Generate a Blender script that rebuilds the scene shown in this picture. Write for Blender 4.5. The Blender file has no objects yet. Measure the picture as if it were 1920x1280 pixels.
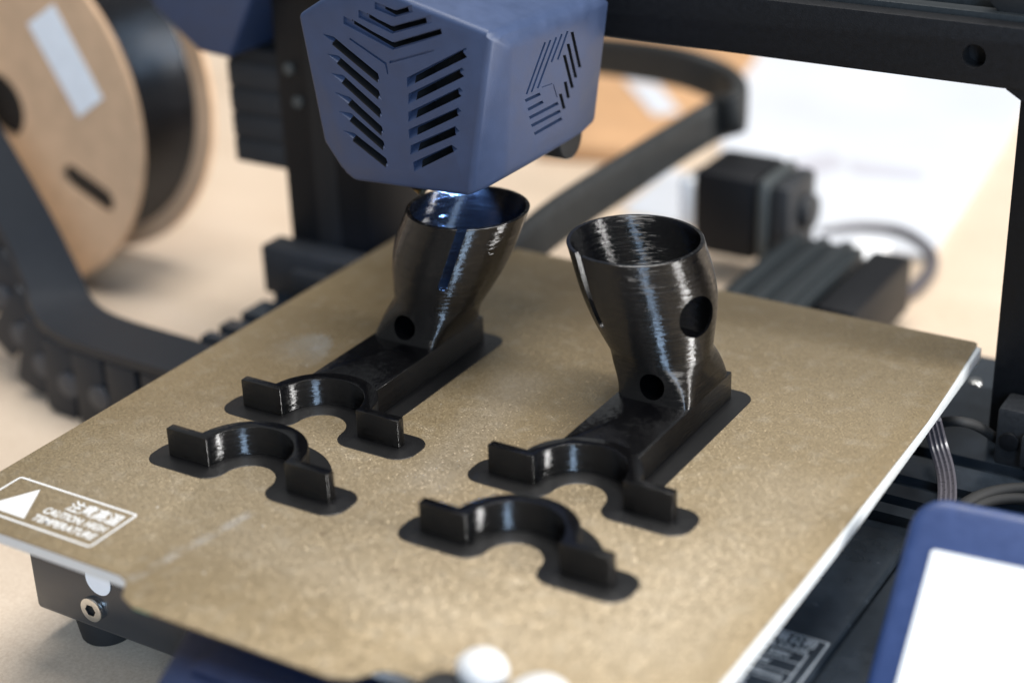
import bpy, bmesh, math, random
import numpy as np
from mathutils import Vector, Matrix

random.seed(7)
MM = 0.001
scene = bpy.context.scene

# ------------------------------------------------------------------ camera
CAM_C = np.array([0.266211, -0.417237, 0.262883])
F_PX = 3275.55                       # focal length in pixels of the 1920 x 1280 photograph
YAW, PITCH, ROLL = 0.559326, 1.127900, -0.033225
Rm = Matrix.Rotation(YAW, 3, 'Z') @ Matrix.Rotation(PITCH, 3, 'X') @ Matrix.Rotation(ROLL, 3, 'Z')
RN = np.array(Rm)
cam_d = bpy.data.cameras.new('camera')
cam_d.sensor_width = 36.0
cam_d.sensor_fit = 'HORIZONTAL'
cam_d.lens = F_PX / 1920 * 36
cam_d.clip_start = 0.01
cam_d.clip_end = 50
cam_d.dof.use_dof = True
cam_d.dof.focus_distance = 0.558
cam_d.dof.aperture_fstop = 4.4
cam = bpy.data.objects.new('camera', cam_d)
scene.collection.objects.link(cam)
M4 = Rm.to_4x4()
M4.translation = Vector(CAM_C.tolist())
cam.matrix_world = M4
scene.camera = cam

# ------------------------------------------------------------------ room light
world = bpy.data.worlds.new('World')
scene.world = world
world.use_nodes = True
bg = world.node_tree.nodes['Background']
bg.inputs['Color'].default_value = (0.93, 0.97, 1.0, 1)
bg.inputs['Strength'].default_value = 0.22


def area(name, loc, target, sx, sy, power, col):
    d = bpy.data.lights.new(name, 'AREA')
    d.shape = 'RECTANGLE'
    d.size, d.size_y, d.energy, d.color = sx, sy, power, col
    o = bpy.data.objects.new(name, d)
    scene.collection.objects.link(o)
    o.location = loc
    o.rotation_euler = (Vector(target) - Vector(loc)).to_track_quat('-Z', 'Y').to_euler()
    return o


area('window_light', (2.57, 0.36, 0.95), (0, 0, 0), 0.46, 1.5, 94, (1.0, 0.985, 0.965))
area('side_window_light', (1.56, -1.97, 0.95), (0, 0, 0), 0.46, 1.5, 44, (0.50, 0.71, 1.0))
area('ceiling_light', (0.1, 0.1, 2.2), (0.0, 0.1, 0), 1.9, 1.2, 66, (1.0, 0.975, 0.945))

vs = scene.view_settings
vs.view_transform = 'Standard'
vs.look = 'None'
vs.exposure = 0.16
vs.gamma = 1.0
vs.use_curve_mapping = False


# ------------------------------------------------------------------ pixel to point helpers
def ray(x, y):
    return RN @ np.array([(x - 960) / F_PX, -(y - 640) / F_PX, -1.0])


def on_axis(x, y, ax, val):
    d = ray(x, y)
    return (CAM_C + d * ((val * MM - CAM_C[ax]) / d[ax])) / MM


def onx(x, y, v): return on_axis(x, y, 0, v)
def ony(x, y, v): return on_axis(x, y, 1, v)
def onz(x, y, v): return on_axis(x, y, 2, v)


def onplane(x, y, p, n):
    d = ray(x, y)
    p = np.array(p) * MM
    n = np.array(n)
    return (CAM_C + d * (((p - CAM_C) @ n) / (d @ n))) / MM


# ------------------------------------------------------------------ materials
def new_mat(name):
    m = bpy.data.materials.new(name)
    m.use_nodes = True
    nt = m.node_tree
    return m, nt, nt.nodes['Principled BSDF']


def N(nt, typ, **kw):
    n = nt.nodes.new(typ)
    for k, v in kw.items():
        if k in n.inputs:
            n.inputs[k].default_value = v
        else:
            setattr(n, k, v)
    return n


def simple(name, col, rough=0.5, metal=0.0, spec=0.5, noise=0.0, nscale=900, bump=0.0, bscale=1500, coat=0):
    m, nt, b = new_mat(name)
    b.inputs['Base Color'].default_value = (*col, 1)
    b.inputs['Roughness'].default_value = rough
    b.inputs['Metallic'].default_value = metal
    b.inputs['Specular IOR Level'].default_value = spec
    tc = N(nt, 'ShaderNodeNewGeometry')
    if noise:
        nz = N(nt, 'ShaderNodeTexNoise', Scale=nscale, Detail=4.0)
        nt.links.new(tc.outputs['Position'], nz.inputs['Vector'])
        r = N(nt, 'ShaderNodeMapRange')
        r.inputs['From Min'].default_value = 0.3
        r.inputs['From Max'].default_value = 0.7
        r.inputs['To Min'].default_value = 1 - noise
        r.inputs['To Max'].default_value = 1 + noise
        nt.links.new(nz.outputs['Fac'], r.inputs['Value'])
        mx = N(nt, 'ShaderNodeMix', data_type='RGBA', blend_type='MULTIPLY')
        mx.inputs['Factor'].default_value = 1
        mx.inputs[6].default_value = (*col, 1)
        nt.links.new(r.outputs['Result'], mx.inputs[7])
        nt.links.new(mx.outputs[2], b.inputs['Base Color'])
        r2 = N(nt, 'ShaderNodeMapRange')
        r2.inputs['To Min'].default_value = max(0.02, rough - 0.12)
        r2.inputs['To Max'].default_value = min(1, rough + 0.12)
        nt.links.new(nz.outputs['Fac'], r2.inputs['Value'])
        nt.links.new(r2.outputs['Result'], b.inputs['Roughness'])
    if bump:
        nb = N(nt, 'ShaderNodeTexNoise', Scale=bscale, Detail=3.0)
        nt.links.new(tc.outputs['Position'], nb.inputs['Vector'])
        bp = N(nt, 'ShaderNodeBump')
        bp.inputs['Strength'].default_value = bump
        bp.inputs['Distance'].default_value = 0.0003
        nt.links.new(nb.outputs['Fac'], bp.inputs['Height'])
        nt.links.new(bp.outputs['Normal'], b.inputs['Normal'])
    return m


def printed_plastic(name, amp=0.66, wob=0.06, rough=0.125):
    """glossy black filament: horizontal layer lines bend the normal up and down, crinkles wobble it"""
    m, nt, b = new_mat(name)
    L = nt.links.new
    b.inputs['Base Color'].default_value = (0.0018, 0.0018, 0.0022, 1)
    b.inputs['Roughness'].default_value = rough
    b.inputs['Specular IOR Level'].default_value = 0.72
    g = N(nt, 'ShaderNodeNewGeometry')
    sep = N(nt, 'ShaderNodeSeparateXYZ')
    L(g.outputs['Position'], sep.inputs[0])

    def math_(op, a, bb=None):
        n = N(nt, 'ShaderNodeMath', operation=op)
        for i, v in enumerate((a, bb)):
            if v is None:
                continue
            if isinstance(v, (int, float)):
                n.inputs[i].default_value = v
            else:
                L(v, n.inputs[i])
        return n.outputs[0]
    nl = N(nt, 'ShaderNodeTexNoise', Scale=260.0, Detail=2.0)
    L(g.outputs['Position'], nl.inputs['Vector'])
    ph = math_('ADD', math_('MULTIPLY', sep.outputs['Z'], 2 * math.pi / 0.0004), math_('MULTIPLY', nl.outputs['Fac'], 2.0))
    ml_ = N(nt, 'ShaderNodeMapping')
    ml_.inputs['Scale'].default_value = (170, 170, 1500)
    L(g.outputs['Position'], ml_.inputs['Vector'])
    nv = N(nt, 'ShaderNodeTexNoise', Scale=1.0, Detail=3.0)
    L(ml_.outputs[0], nv.inputs['Vector'])
    loc_amp = math_('MULTIPLY', math_('ADD', math_('MULTIPLY', nv.outputs['Fac'], 1.7), 0.12), amp)
    zw = math_('MULTIPLY', math_('SINE', ph), loc_amp)
    # every layer keeps a slightly different gloss
    n1 = N(nt, 'ShaderNodeTexNoise', noise_dimensions='1D', Scale=1100.0, Detail=2.0)
    L(sep.outputs['Z'], n1.inputs['W'])
    rg = N(nt, 'ShaderNodeMapRange')
    rg.inputs['From Min'].default_value = 0.3; rg.inputs['From Max'].default_value = 0.7
    rg.inputs['To Min'].default_value = rough * 0.65; rg.inputs['To Max'].default_value = rough * 1.7
    L(n1.outputs['Fac'], rg.inputs['Value'])
    L(rg.outputs[0], b.inputs['Roughness'])
    # diagonal top infill lines
    dg = math_('MULTIPLY', math_('ADD', sep.outputs['X'], math_('MULTIPLY', sep.outputs['Y'], 0.85)), 2 * math.pi / 0.00062)
    dw = math_('MULTIPLY', math_('SINE', dg), 0.09)
    sn = N(nt, 'ShaderNodeSeparateXYZ')
    L(g.outputs['Normal'], sn.inputs[0])
    nz2 = math_('POWER', math_('ABSOLUTE', sn.outputs['Z']), 4.0)
    dw = math_('MULTIPLY', dw, nz2)
    comb = N(nt, 'ShaderNodeCombineXYZ')
    L(dw, comb.inputs[0]); L(dw, comb.inputs[1]); L(zw, comb.inputs[2])
    # crinkle noise, stretched along the layers
    mp = N(nt, 'ShaderNodeMapping')
    mp.inputs['Scale'].default_value = (700, 700, 2100)
    L(g.outputs['Position'], mp.inputs['Vector'])
    nn = N(nt, 'ShaderNodeTexNoise', Scale=1.0, Detail=2.0)
    L(mp.outputs[0], nn.inputs['Vector'])
    sub = N(nt, 'ShaderNodeVectorMath', operation='SUBTRACT')
    L(nn.outputs['Color'], sub.inputs[0]); sub.inputs[1].default_value = (0.5, 0.5, 0.5)
    sc = N(nt, 'ShaderNodeVectorMath', operation='SCALE')
    L(sub.outputs[0], sc.inputs[0]); sc.inputs['Scale'].default_value = wob * 4
    a1 = N(nt, 'ShaderNodeVectorMath', operation='ADD')
    L(g.outputs['Normal'], a1.inputs[0]); L(comb.outputs[0], a1.inputs[1])
    a2 = N(nt, 'ShaderNodeVectorMath', operation='ADD')
    L(a1.outputs[0], a2.inputs[0]); L(sc.outputs[0], a2.inputs[1])
    nm = N(nt, 'ShaderNodeVectorMath', operation='NORMALIZE')
    L(a2.outputs[0], nm.inputs[0])
    L(nm.outputs[0], b.inputs['Normal'])
    return m


def gold_sheet():
    m, nt, b = new_mat('textured_gold_sheet')
    L = nt.links.new
    g = N(nt, 'ShaderNodeNewGeometry')
    big = N(nt, 'ShaderNodeTexNoise', Scale=22.0, Detail=5.0, Roughness=0.6)
    fine = N(nt, 'ShaderNodeTexNoise', Scale=2100.0, Detail=2.0)
    mid = N(nt, 'ShaderNodeTexNoise', Scale=160.0, Detail=3.0)
    vor = N(nt, 'ShaderNodeTexVoronoi', Scale=2500.0)
    for n in (big, fine, mid, vor):
        L(g.outputs['Position'], n.inputs['Vector'])
    ramp = N(nt, 'ShaderNodeValToRGB')
    ramp.color_ramp.elements[0].position = 0.3
    ramp.color_ramp.elements[0].color = (0.240, 0.178, 0.098, 1)
    ramp.color_ramp.elements[1].position = 0.72
    ramp.color_ramp.elements[1].color = (0.318, 0.246, 0.148, 1)
    mix = N(nt, 'ShaderNodeMath', operation='ADD')
    h = N(nt, 'ShaderNodeMath', operation='MULTIPLY'); h.inputs[1].default_value = 0.45
    L(fine.outputs['Fac'], h.inputs[0])
    h2 = N(nt, 'ShaderNodeMath', operation='MULTIPLY'); h2.inputs[1].default_value = 0.55
    L(big.outputs['Fac'], h2.inputs[0])
    L(h.outputs[0], mix.inputs[0]); L(h2.outputs[0], mix.inputs[1])
    L(mix.outputs[0], ramp.inputs['Fac'])
    # fine spatter of grey wear
    wr = N(nt, 'ShaderNodeMapRange')
    wr.inputs['From Min'].default_value = 0.52; wr.inputs['From Max'].default_value = 0.75
    L(mid.outputs['Fac'], wr.inputs['Value'])
    wm = N(nt, 'ShaderNodeMath', operation='MULTIPLY'); wm.inputs[1].default_value = 0.35
    L(wr.outputs[0], wm.inputs[0])
    mc = N(nt, 'ShaderNodeMix', data_type='RGBA')
    L(wm.outputs[0], mc.inputs['Factor'])
    L(ramp.outputs['Color'], mc.inputs[6]); mc.inputs[7].default_value = (0.42, 0.36, 0.27, 1)
    sx = N(nt, 'ShaderNodeSeparateXYZ')
    L(g.outputs['Position'], sx.inputs[0])

    def M(op, a, c=None, clamp=False):
        n_ = N(nt, 'ShaderNodeMath', operation=op)
        n_.use_clamp = clamp
        for k_, v_ in enumerate((a, c)):
            if v_ is None:
                continue
            if isinstance(v_, (int, float)):
                n_.inputs[k_].default_value = v_
            else:
                L(v_, n_.inputs[k_])
        return n_.outputs[0]

    def rect_mask(cx, cy, hx, hy, rot=0.0, soft=3.0):
        """soft box in millimetres on the sheet"""
        x_ = M('SUBTRACT', sx.outputs['X'], cx * MM); y_ = M('SUBTRACT', sx.outputs['Y'], cy * MM)
        c_, s_ = math.cos(rot), math.sin(rot)
        u_ = M('ADD', M('MULTIPLY', x_, c_), M('MULTIPLY', y_, s_))
        w_ = M('SUBTRACT', M('MULTIPLY', y_, c_), M('MULTIPLY', x_, s_))
        a_ = M('DIVIDE', M('SUBTRACT', hx * MM, M('ABSOLUTE', u_)), soft * MM, True)
        b2 = M('DIVIDE', M('SUBTRACT', hy * MM, M('ABSOLUTE', w_)), soft * MM, True)
        return M('MULTIPLY', a_, b2)

    def tint(prev, mask, amount, col):
        mx_ = N(nt, 'ShaderNodeMix', data_type='RGBA')
        L(M('MULTIPLY', mask, amount), mx_.inputs['Factor'])
        L(prev, mx_.inputs[6]); mx_.inputs[7].default_value = (*col, 1)
        return mx_.outputs[2]
    col_ = mc.outputs[2]
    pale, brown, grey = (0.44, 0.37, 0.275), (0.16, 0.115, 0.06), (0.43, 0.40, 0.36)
    # ghosts of earlier prints, scuffs, spots; pale front and brown left-back paint in reflections
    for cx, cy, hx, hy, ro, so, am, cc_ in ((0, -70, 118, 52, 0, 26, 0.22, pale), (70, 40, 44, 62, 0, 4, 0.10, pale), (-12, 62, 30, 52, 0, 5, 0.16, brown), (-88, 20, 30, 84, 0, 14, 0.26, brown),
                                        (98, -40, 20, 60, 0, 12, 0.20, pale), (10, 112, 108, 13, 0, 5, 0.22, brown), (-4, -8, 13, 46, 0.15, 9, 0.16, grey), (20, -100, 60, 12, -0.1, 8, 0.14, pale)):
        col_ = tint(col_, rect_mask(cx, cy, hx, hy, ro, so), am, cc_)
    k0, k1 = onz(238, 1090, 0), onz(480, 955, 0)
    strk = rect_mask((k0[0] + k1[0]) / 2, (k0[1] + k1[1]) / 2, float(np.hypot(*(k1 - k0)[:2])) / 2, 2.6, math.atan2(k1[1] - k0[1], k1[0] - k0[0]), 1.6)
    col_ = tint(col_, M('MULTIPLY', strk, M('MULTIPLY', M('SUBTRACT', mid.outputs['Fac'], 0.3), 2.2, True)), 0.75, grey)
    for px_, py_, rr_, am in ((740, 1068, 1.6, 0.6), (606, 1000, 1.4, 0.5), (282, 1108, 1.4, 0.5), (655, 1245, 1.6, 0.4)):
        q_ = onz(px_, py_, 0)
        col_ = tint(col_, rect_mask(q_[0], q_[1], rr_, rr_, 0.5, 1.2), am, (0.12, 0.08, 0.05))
    # sparse dust specks
    v2 = N(nt, 'ShaderNodeTexVoronoi', Scale=75.0)
    L(g.outputs['Position'], v2.inputs['Vector'])
    col_ = tint(col_, M('LESS_THAN', v2.outputs['Distance'], 0.028), 0.7, (0.75, 0.72, 0.66))
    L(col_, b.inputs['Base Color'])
    b.inputs['Metallic'].default_value = 0.4
    b.inputs['Roughness'].default_value = 0.38
    # glitter: every grain faces its own way
    sub = N(nt, 'ShaderNodeVectorMath', operation='SUBTRACT')
    L(vor.outputs['Color'], sub.inputs[0]); sub.inputs[1].default_value = (0.5, 0.5, 0.5)
    sc = N(nt, 'ShaderNodeVectorMath', operation='SCALE'); sc.inputs['Scale'].default_value = 0.52
    L(sub.outputs[0], sc.inputs[0])
    a = N(nt, 'ShaderNodeVectorMath', operation='ADD')
    L(g.outputs['Normal'], a.inputs[0]); L(sc.outputs[0], a.inputs[1])
    nm = N(nt, 'ShaderNodeVectorMath', operation='NORMALIZE')
    L(a.outputs[0], nm.inputs[0]); L(nm.outputs[0], b.inputs['Normal'])
    return m


def table_mat():
    m, nt, b = new_mat('pale_particle_board')
    L = nt.links.new
    g = N(nt, 'ShaderNodeNewGeometry')
    fine = N(nt, 'ShaderNodeTexNoise', Scale=900.0, Detail=4.0, Roughness=0.7)
    mp = N(nt, 'ShaderNodeMapping'); mp.inputs['Scale'].default_value = (6, 30, 6)
    L(g.outputs['Position'], mp.inputs['Vector'])
    big = N(nt, 'ShaderNodeTexNoise', Scale=1.0, Detail=5.0)
    L(g.outputs['Position'], fine.inputs['Vector']); L(mp.outputs[0], big.inputs['Vector'])
    ad = N(nt, 'ShaderNodeMath', operation='ADD')
    ml = N(nt, 'ShaderNodeMath', operation='MULTIPLY'); ml.inputs[1].default_value = 0.3
    L(big.outputs['Fac'], ml.inputs[0]); L(ml.outputs[0], ad.inputs[0])
    ml2 = N(nt, 'ShaderNodeMath', operation='MULTIPLY'); ml2.inputs[1].default_value = 0.7
    L(fine.outputs['Fac'], ml2.inputs[0]); L(ml2.outputs[0], ad.inputs[1])
    ramp = N(nt, 'ShaderNodeValToRGB')
    ramp.color_ramp.elements[0].position = 0.32
    ramp.color_ramp.elements[0].color = (0.49, 0.375, 0.27, 1)
    ramp.color_ramp.elements[1].position = 0.62
    ramp.color_ramp.elements[1].color = (0.64, 0.525, 0.405, 1)
    L(ad.outputs[0], ramp.inputs['Fac']); L(ramp.outputs['Color'], b.inputs['Base Color'])
    b.inputs['Roughness'].default_value = 0.55
    return m


def emit(name, col, strength):
    m, nt, b = new_mat(name)
    b.inputs['Base Color'].default_value = (0.8, 0.8, 0.8, 1)
    b.inputs['Emission Color'].default_value = (*col, 1)
    b.inputs['Emission Strength'].default_value = strength
    return m


MAT = dict(
    printed=printed_plastic('glossy_black_filament'),
    brim=printed_plastic('glossy_black_first_layer', 0.0, 0.03, 0.24),
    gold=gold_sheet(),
    table=table_mat(),
    blue=simple('blue_grey_plastic', (0.027, 0.045, 0.098), 0.48, noise=0.09, nscale=160, bump=0.25, bscale=2600),
    deep_blue=simple('deep_blue_plastic', (0.022, 0.046, 0.135), 0.42, noise=0.08, nscale=300, bump=0.15),
    black=simple('black_powder_coat', (0.007, 0.0075, 0.009), 0.5, spec=0.22, noise=0.2, nscale=500, bump=0.3, bscale=1800),
    black_gloss=simple('glossy_black_panel', (0.019, 0.025, 0.033), 0.22, noise=0.15, nscale=200),
    navy=simple('dark_navy_plastic', (0.010, 0.019, 0.055), 0.42, noise=0.08, nscale=300),
    pin=simple('highlight_chain_pin', (0.028, 0.034, 0.044), 0.4),  # paler bluish colour paints in highlights along the chain
    dark=simple('recess_shade', (0.006, 0.006, 0.007), 0.7),  # near-black colour stands in for shade inside slots, sockets and gaps
    dark_grey=simple('dark_grey_plastic', (0.024, 0.026, 0.029), 0.5, spec=0.3, noise=0.2, bump=0.2),
    chain=simple('dark_chain_plastic', (0.014, 0.017, 0.022), 0.45, spec=0.3, noise=0.2),
    rubber=simple('black_rubber', (0.015, 0.015, 0.015), 0.75),
    alu=simple('brushed_aluminium', (0.72, 0.75, 0.76), 0.35, metal=0.6, noise=0.05),
    grey_cast=simple('cast_grey_metal', (0.06, 0.068, 0.07), 0.45, metal=0.3),
    bed_edge=simple('white_bed_insulation', (0.60, 0.62, 0.62), 0.45, noise=0.04),
    steel=simple('bright_steel', (0.70, 0.70, 0.68), 0.22, metal=1.0),
    rail=simple('dark_anodised_rail', (0.022, 0.027, 0.030), 0.38, metal=0.2, noise=0.1),
    white=simple('white_print', (0.62, 0.62, 0.61), 0.6),
    sticker=simple('white_paper_sticker', (0.86, 0.88, 0.90), 0.6, noise=0.04, nscale=200),
    paper=simple('white_paper', (0.54, 0.565, 0.61), 0.7, noise=0.07, nscale=9),
    greyprint=simple('grey_print', (0.45, 0.45, 0.50), 0.7),
    label_grey=simple('pale_grey_print', (0.42, 0.46, 0.50), 0.6),
    card=simple('brown_cardboard', (0.62, 0.405, 0.245), 0.75, noise=0.08, nscale=120, bump=0.2, bscale=700),
    card2=simple('orange_cardboard', (0.43, 0.25, 0.125), 0.7, noise=0.1, nscale=40),
    filament=simple('black_filament_winding', (0.006, 0.006, 0.007), 0.2, spec=0.5, noise=0.2),
    cable=simple('grey_ribbon_cable', (0.075, 0.07, 0.08), 0.3, noise=0.1),
    cable_dark=simple('black_cable_sleeve', (0.022, 0.023, 0.023), 0.5, spec=0.3, noise=0.2, nscale=300),
    screen=emit('lit_screen', (0.88, 0.94, 1.0), 1.6),
    led=emit('blue_white_led', (0.45, 0.65, 1.0), 2.0),
    brass=simple('brass', (0.55, 0.38, 0.14), 0.3, metal=1.0),
    green=simple('green_tint', (0.10, 0.42, 0.25), 0.4),
)


# ------------------------------------------------------------------ object helpers (coordinates in millimetres)
def link(name, me, mat, parent=None):
    o = bpy.data.objects.new(name, me)
    scene.collection.objects.link(o)
    if mat is not None and not me.materials:
        me.materials.append(MAT[mat] if isinstance(mat, str) else mat)
    if parent is not None:
        o.parent = parent
    return o


def empty(name, label, cat, group=None):
    o = bpy.data.objects.new(name, None)
    o.empty_display_size = 0.01
    scene.collection.objects.link(o)
    return tag(o, label, cat, group)


def tag(o, label=None, cat=None, group=None, kind=None):
    for k, v in (('label', label), ('category', cat), ('group', group), ('kind', kind)):
        if v:
            o[k] = v
    return o


def mesh(name, vs_, fs, smooth=None):
    me = bpy.data.meshes.new(name)
    me.from_pydata([tuple(float(c) * MM for c in v) for v in vs_], [], [tuple(f) for f in fs])
    bm = bmesh.new()
    bm.from_mesh(me)
    bmesh.ops.recalc_face_normals(bm, faces=bm.faces)
    bm.to_mesh(me)
    bm.free()
    if smooth:
        me.shade_smooth()
        me.set_sharp_from_angle(angle=math.radians(smooth))
    return me


def bevel_mesh(me, w, seg=2, ang=25):
    bm = bmesh.new()
    bm.from_mesh(me)
    es = [e for e in bm.edges if len(e.link_faces) == 2 and e.calc_face_angle(0) > math.radians(ang)]
    bmesh.ops.bevel(bm, geom=es, offset=w * MM, segments=seg, profile=0.5, affect='EDGES', clamp_overlap=True)
    bm.to_mesh(me)
    bm.free()
    me.shade_smooth()
    me.set_sharp_from_angle(angle=math.radians(40))
    return me


def box_mesh(x0, x1, y0, y1, z0, z1, bev=0.4, seg=2):
    v = [(x, y, z) for x in (x0, x1) for y in (y0, y1) for z in (z0, z1)]
    f = [(0, 1, 3, 2), (4, 6, 7, 5), (0, 4, 5, 1), (2, 3, 7, 6), (0, 2, 6, 4), (1, 5, 7, 3)]
    me = mesh('box', v, f)
    return bevel_mesh(me, bev, seg) if bev else me


def box(name, x0, x1, y0, y1, z0, z1, mat, parent=None, bev=0.4, seg=2):
    return link(name, box_mesh(x0, x1, y0, y1, z0, z1, bev, seg), mat, parent)


def prism_mesh(pts, z0, z1, bev=0.0, smooth=35):
    """polygon in XY extruded in Z"""
    n = len(pts)
    v = [(p[0], p[1], z0) for p in pts] + [(p[0], p[1], z1) for p in pts]
    f = [tuple(range(n - 1, -1, -1)), tuple(range(n, 2 * n))] + [(i, (i + 1) % n, n + (i + 1) % n, n + i) for i in range(n)]
    me = mesh('prism', v, f, smooth)
    return bevel_mesh(me, bev, 2, 45) if bev else me


def prism_dir(pts3, d0, d1):
    """3-D polygon extruded from +d0 to +d1 (vectors)"""
    n = len(pts3)
    v = [np.array(p) + d0 for p in pts3] + [np.array(p) + d1 for p in pts3]
    f = [tuple(range(n - 1, -1, -1)), tuple(range(n, 2 * n))] + [(i, (i + 1) % n, n + (i + 1) % n, n + i) for i in range(n)]
    return v, f


def loft_mesh(rings, cap=True, closed=True, smooth=40):
    m = len(rings[0])
    v = [p for r in rings for p in r]
    f = []
    for i in range(len(rings) - 1):
        for j in range(m if closed else m - 1):
            a, b_ = i * m + j, i * m + (j + 1) % m
            f.append((a, b_, b_ + m, a + m))
    if cap:
        f.append(tuple(range(m - 1, -1, -1)))
        f.append(tuple(range((len(rings) - 1) * m, len(rings) * m)))
    return mesh('loft', v, f, smooth)


def catmull(pts, n=8):
    P = [np.array(p, float) for p in pts]
    P = [2 * P[0] - P[1]] + P + [2 * P[-1] - P[-2]]
    out = []
    for i in range(1, len(P) - 2):
        for k in range(n):
            t = k / n
            a, b_, c, d = P[i - 1], P[i], P[i + 1], P[i + 2]
            out.append(0.5 * ((2 * b_) + (-a + c) * t + (2 * a - 5 * b_ + 4 * c - d) * t * t + (-a + 3 * b_ - 3 * c + d) * t ** 3))
    out.append(P[-2])
    return out


def sweep_mesh(path, prof, up=(0, 0, 1), smooth=50):
    """profile points (side, up) swept along the path"""
    rings = []
    up = np.array(up, float)
    for i, p in enumerate(path):
        t = path[min(i + 1, len(path) - 1)] - path[max(i - 1, 0)]
        t = t / (np.linalg.norm(t) + 1e-9)
        s = np.cross(t, up)
        s /= np.linalg.norm(s) + 1e-9
        u = np.cross(s, t)
        rings.append([p + s * a + u * b_ for a, b_ in prof])
    return loft_mesh(rings, True, True, smooth)


def circ(r, n=12, ry=None):
    return [(r * math.cos(2 * math.pi * i / n), (ry or r) * math.sin(2 * math.pi * i / n)) for i in range(n)]


def rrect(w, h, r, n=3):
    pts = []
    for cx, cy, a0 in ((w / 2 - r, h / 2 - r, 0), (-w / 2 + r, h / 2 - r, 90), (-w / 2 + r, -h / 2 + r, 180), (w / 2 - r, -h / 2 + r, 270)):
        for k in range(n + 1):
            a = math.radians(a0 + 90 * k / n)
            pts.append((cx + r * math.cos(a), cy + r * math.sin(a)))
    return pts


def cyl_mesh(c, axis, r, h0, h1, n=24, r1=None, bev=0.0):
    axis = np.array(axis, float)
    axis /= np.linalg.norm(axis)
    ref = np.array((0, 0, 1.0)) if abs(axis[2]) < 0.9 else np.array((1.0, 0, 0))
    a = np.cross(axis, ref); a /= np.linalg.norm(a)
    b_ = np.cross(axis, a)
    c = np.array(c, float)
    rings = []
    for h, rr in ((h0, r), (h1, r1 if r1 is not None else r)):
        rings.append([c + axis * h + (a * math.cos(2 * math.pi * i / n) + b_ * math.sin(2 * math.pi * i / n)) * rr for i in range(n)])
    me = loft_mesh(rings)
    return bevel_mesh(me, bev, 2, 45) if bev else me


def boolean(o, cutter_meshes, dark=None, op='DIFFERENCE'):
    """cut with several meshes at once; cutters must not overlap one another"""
    bm = bmesh.new()
    for cm in cutter_meshes:
        bm.from_mesh(cm)
    me = bpy.data.meshes.new('cutter')
    bm.to_mesh(me)
    bm.free()
    if dark:
        me.materials.append(MAT[dark])
    else:
        for mt in o.data.materials:
            me.materials.append(mt)
    co = bpy.data.objects.new('cutter', me)
    scene.collection.objects.link(co)
    md = o.modifiers.new('cut', 'BOOLEAN')
    md.operation = op
    md.solver = 'EXACT'
    md.object = co
    try:
        md.material_mode = 'TRANSFER'
    except Exception:
        pass
    bpy.context.view_layer.update()
    dg = bpy.context.evaluated_depsgraph_get()
    res = bpy.data.meshes.new_from_object(o.evaluated_get(dg))
    o.modifiers.clear()
    o.data = res
    bpy.data.objects.remove(co)
    res.shade_smooth()
    res.set_sharp_from_angle(angle=math.radians(32))
    return o


def text(name, s, size, loc, parent, mat, align='LEFT', rot=0.0, shear=0.0, xs=1.0, bold=0.0, u=None, v=None):
    c = bpy.data.curves.new(name, 'FONT')
    c.body = s
    c.size = size * MM
    c.align_x = align
    c.shear = shear
    c.offset = bold * MM
    c.resolution_u = 3
    t = bpy.data.objects.new(name, c)
    scene.collection.objects.link(t)
    bpy.context.view_layer.update()
    dg = bpy.context.evaluated_depsgraph_get()
    me = bpy.data.meshes.new_from_object(t.evaluated_get(dg))
    bpy.data.objects.remove(t)
    mat4 = Matrix.Translation(Vector([c_ * MM for c_ in loc])) @ Matrix.Rotation(rot, 4, 'Z') @ Matrix.Diagonal((xs, 1, 1, 1))
    me.transform(mat4)
    me.materials.clear()
    return link(name, me, mat, parent)


# ------------------------------------------------------------------ setting
TZ = -66.0
tb = box('table_top', -1600, 1400, -700, 1900, TZ - 25, TZ, 'table', None, 1.0)
tag(tb, 'pale beige particle board table top', None, None, 'structure')

# ------------------------------------------------------------------ printer
printer = empty('desktop_printer', 'black and blue desktop filament printer with a tall gantry and lit screen', 'printer')

# base and its panel
base = box('base_housing', -121, 123, -95, 183, -54, -32, 'black_gloss', printer, 1.5)
box('side_panel', 123.4, 162, -70, 49, -54, -33, 'black_gloss', base, 1.5)
for (px, py) in ((175, 1140),):
    p = ony(px, py, -95)
    sc_ = link('screw', cyl_mesh((p[0], -95, p[2]), (0, -1, 0), 4.4, -1, 1.4, 28, bev=0.6), 'steel', base)
    boolean(sc_, [cyl_mesh((p[0], -95, p[2]), (0, -1, 0), 2.2, 0.4, 4, 6)], 'dark')
p = ony(184, 1088, -95)
link('round_sticker', cyl_mesh((p[0], -95.1, p[2]), (0, -1, 0), 5.2, 0, 0.15, 28), 'sticker', base)
for x, y in ((-104, -82), (108, -82), (-104, 168), (108, 168)):
    link('rubber_foot', cyl_mesh((x, y, 0), (0, 0, -1), 10.5, 53, 66, 28, r1=8.5, bev=0.8), 'rubber', base)
for (px, py) in ((1828, 718), (1769, 807)):
    p = onz(px, py, -32)
    link('screw', cyl_mesh((p[0], p[1], -32), (0, 0, 1), 2.9, -1, 1.3, 20, r1=2.3, bev=0.5), 'steel', base)

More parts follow.
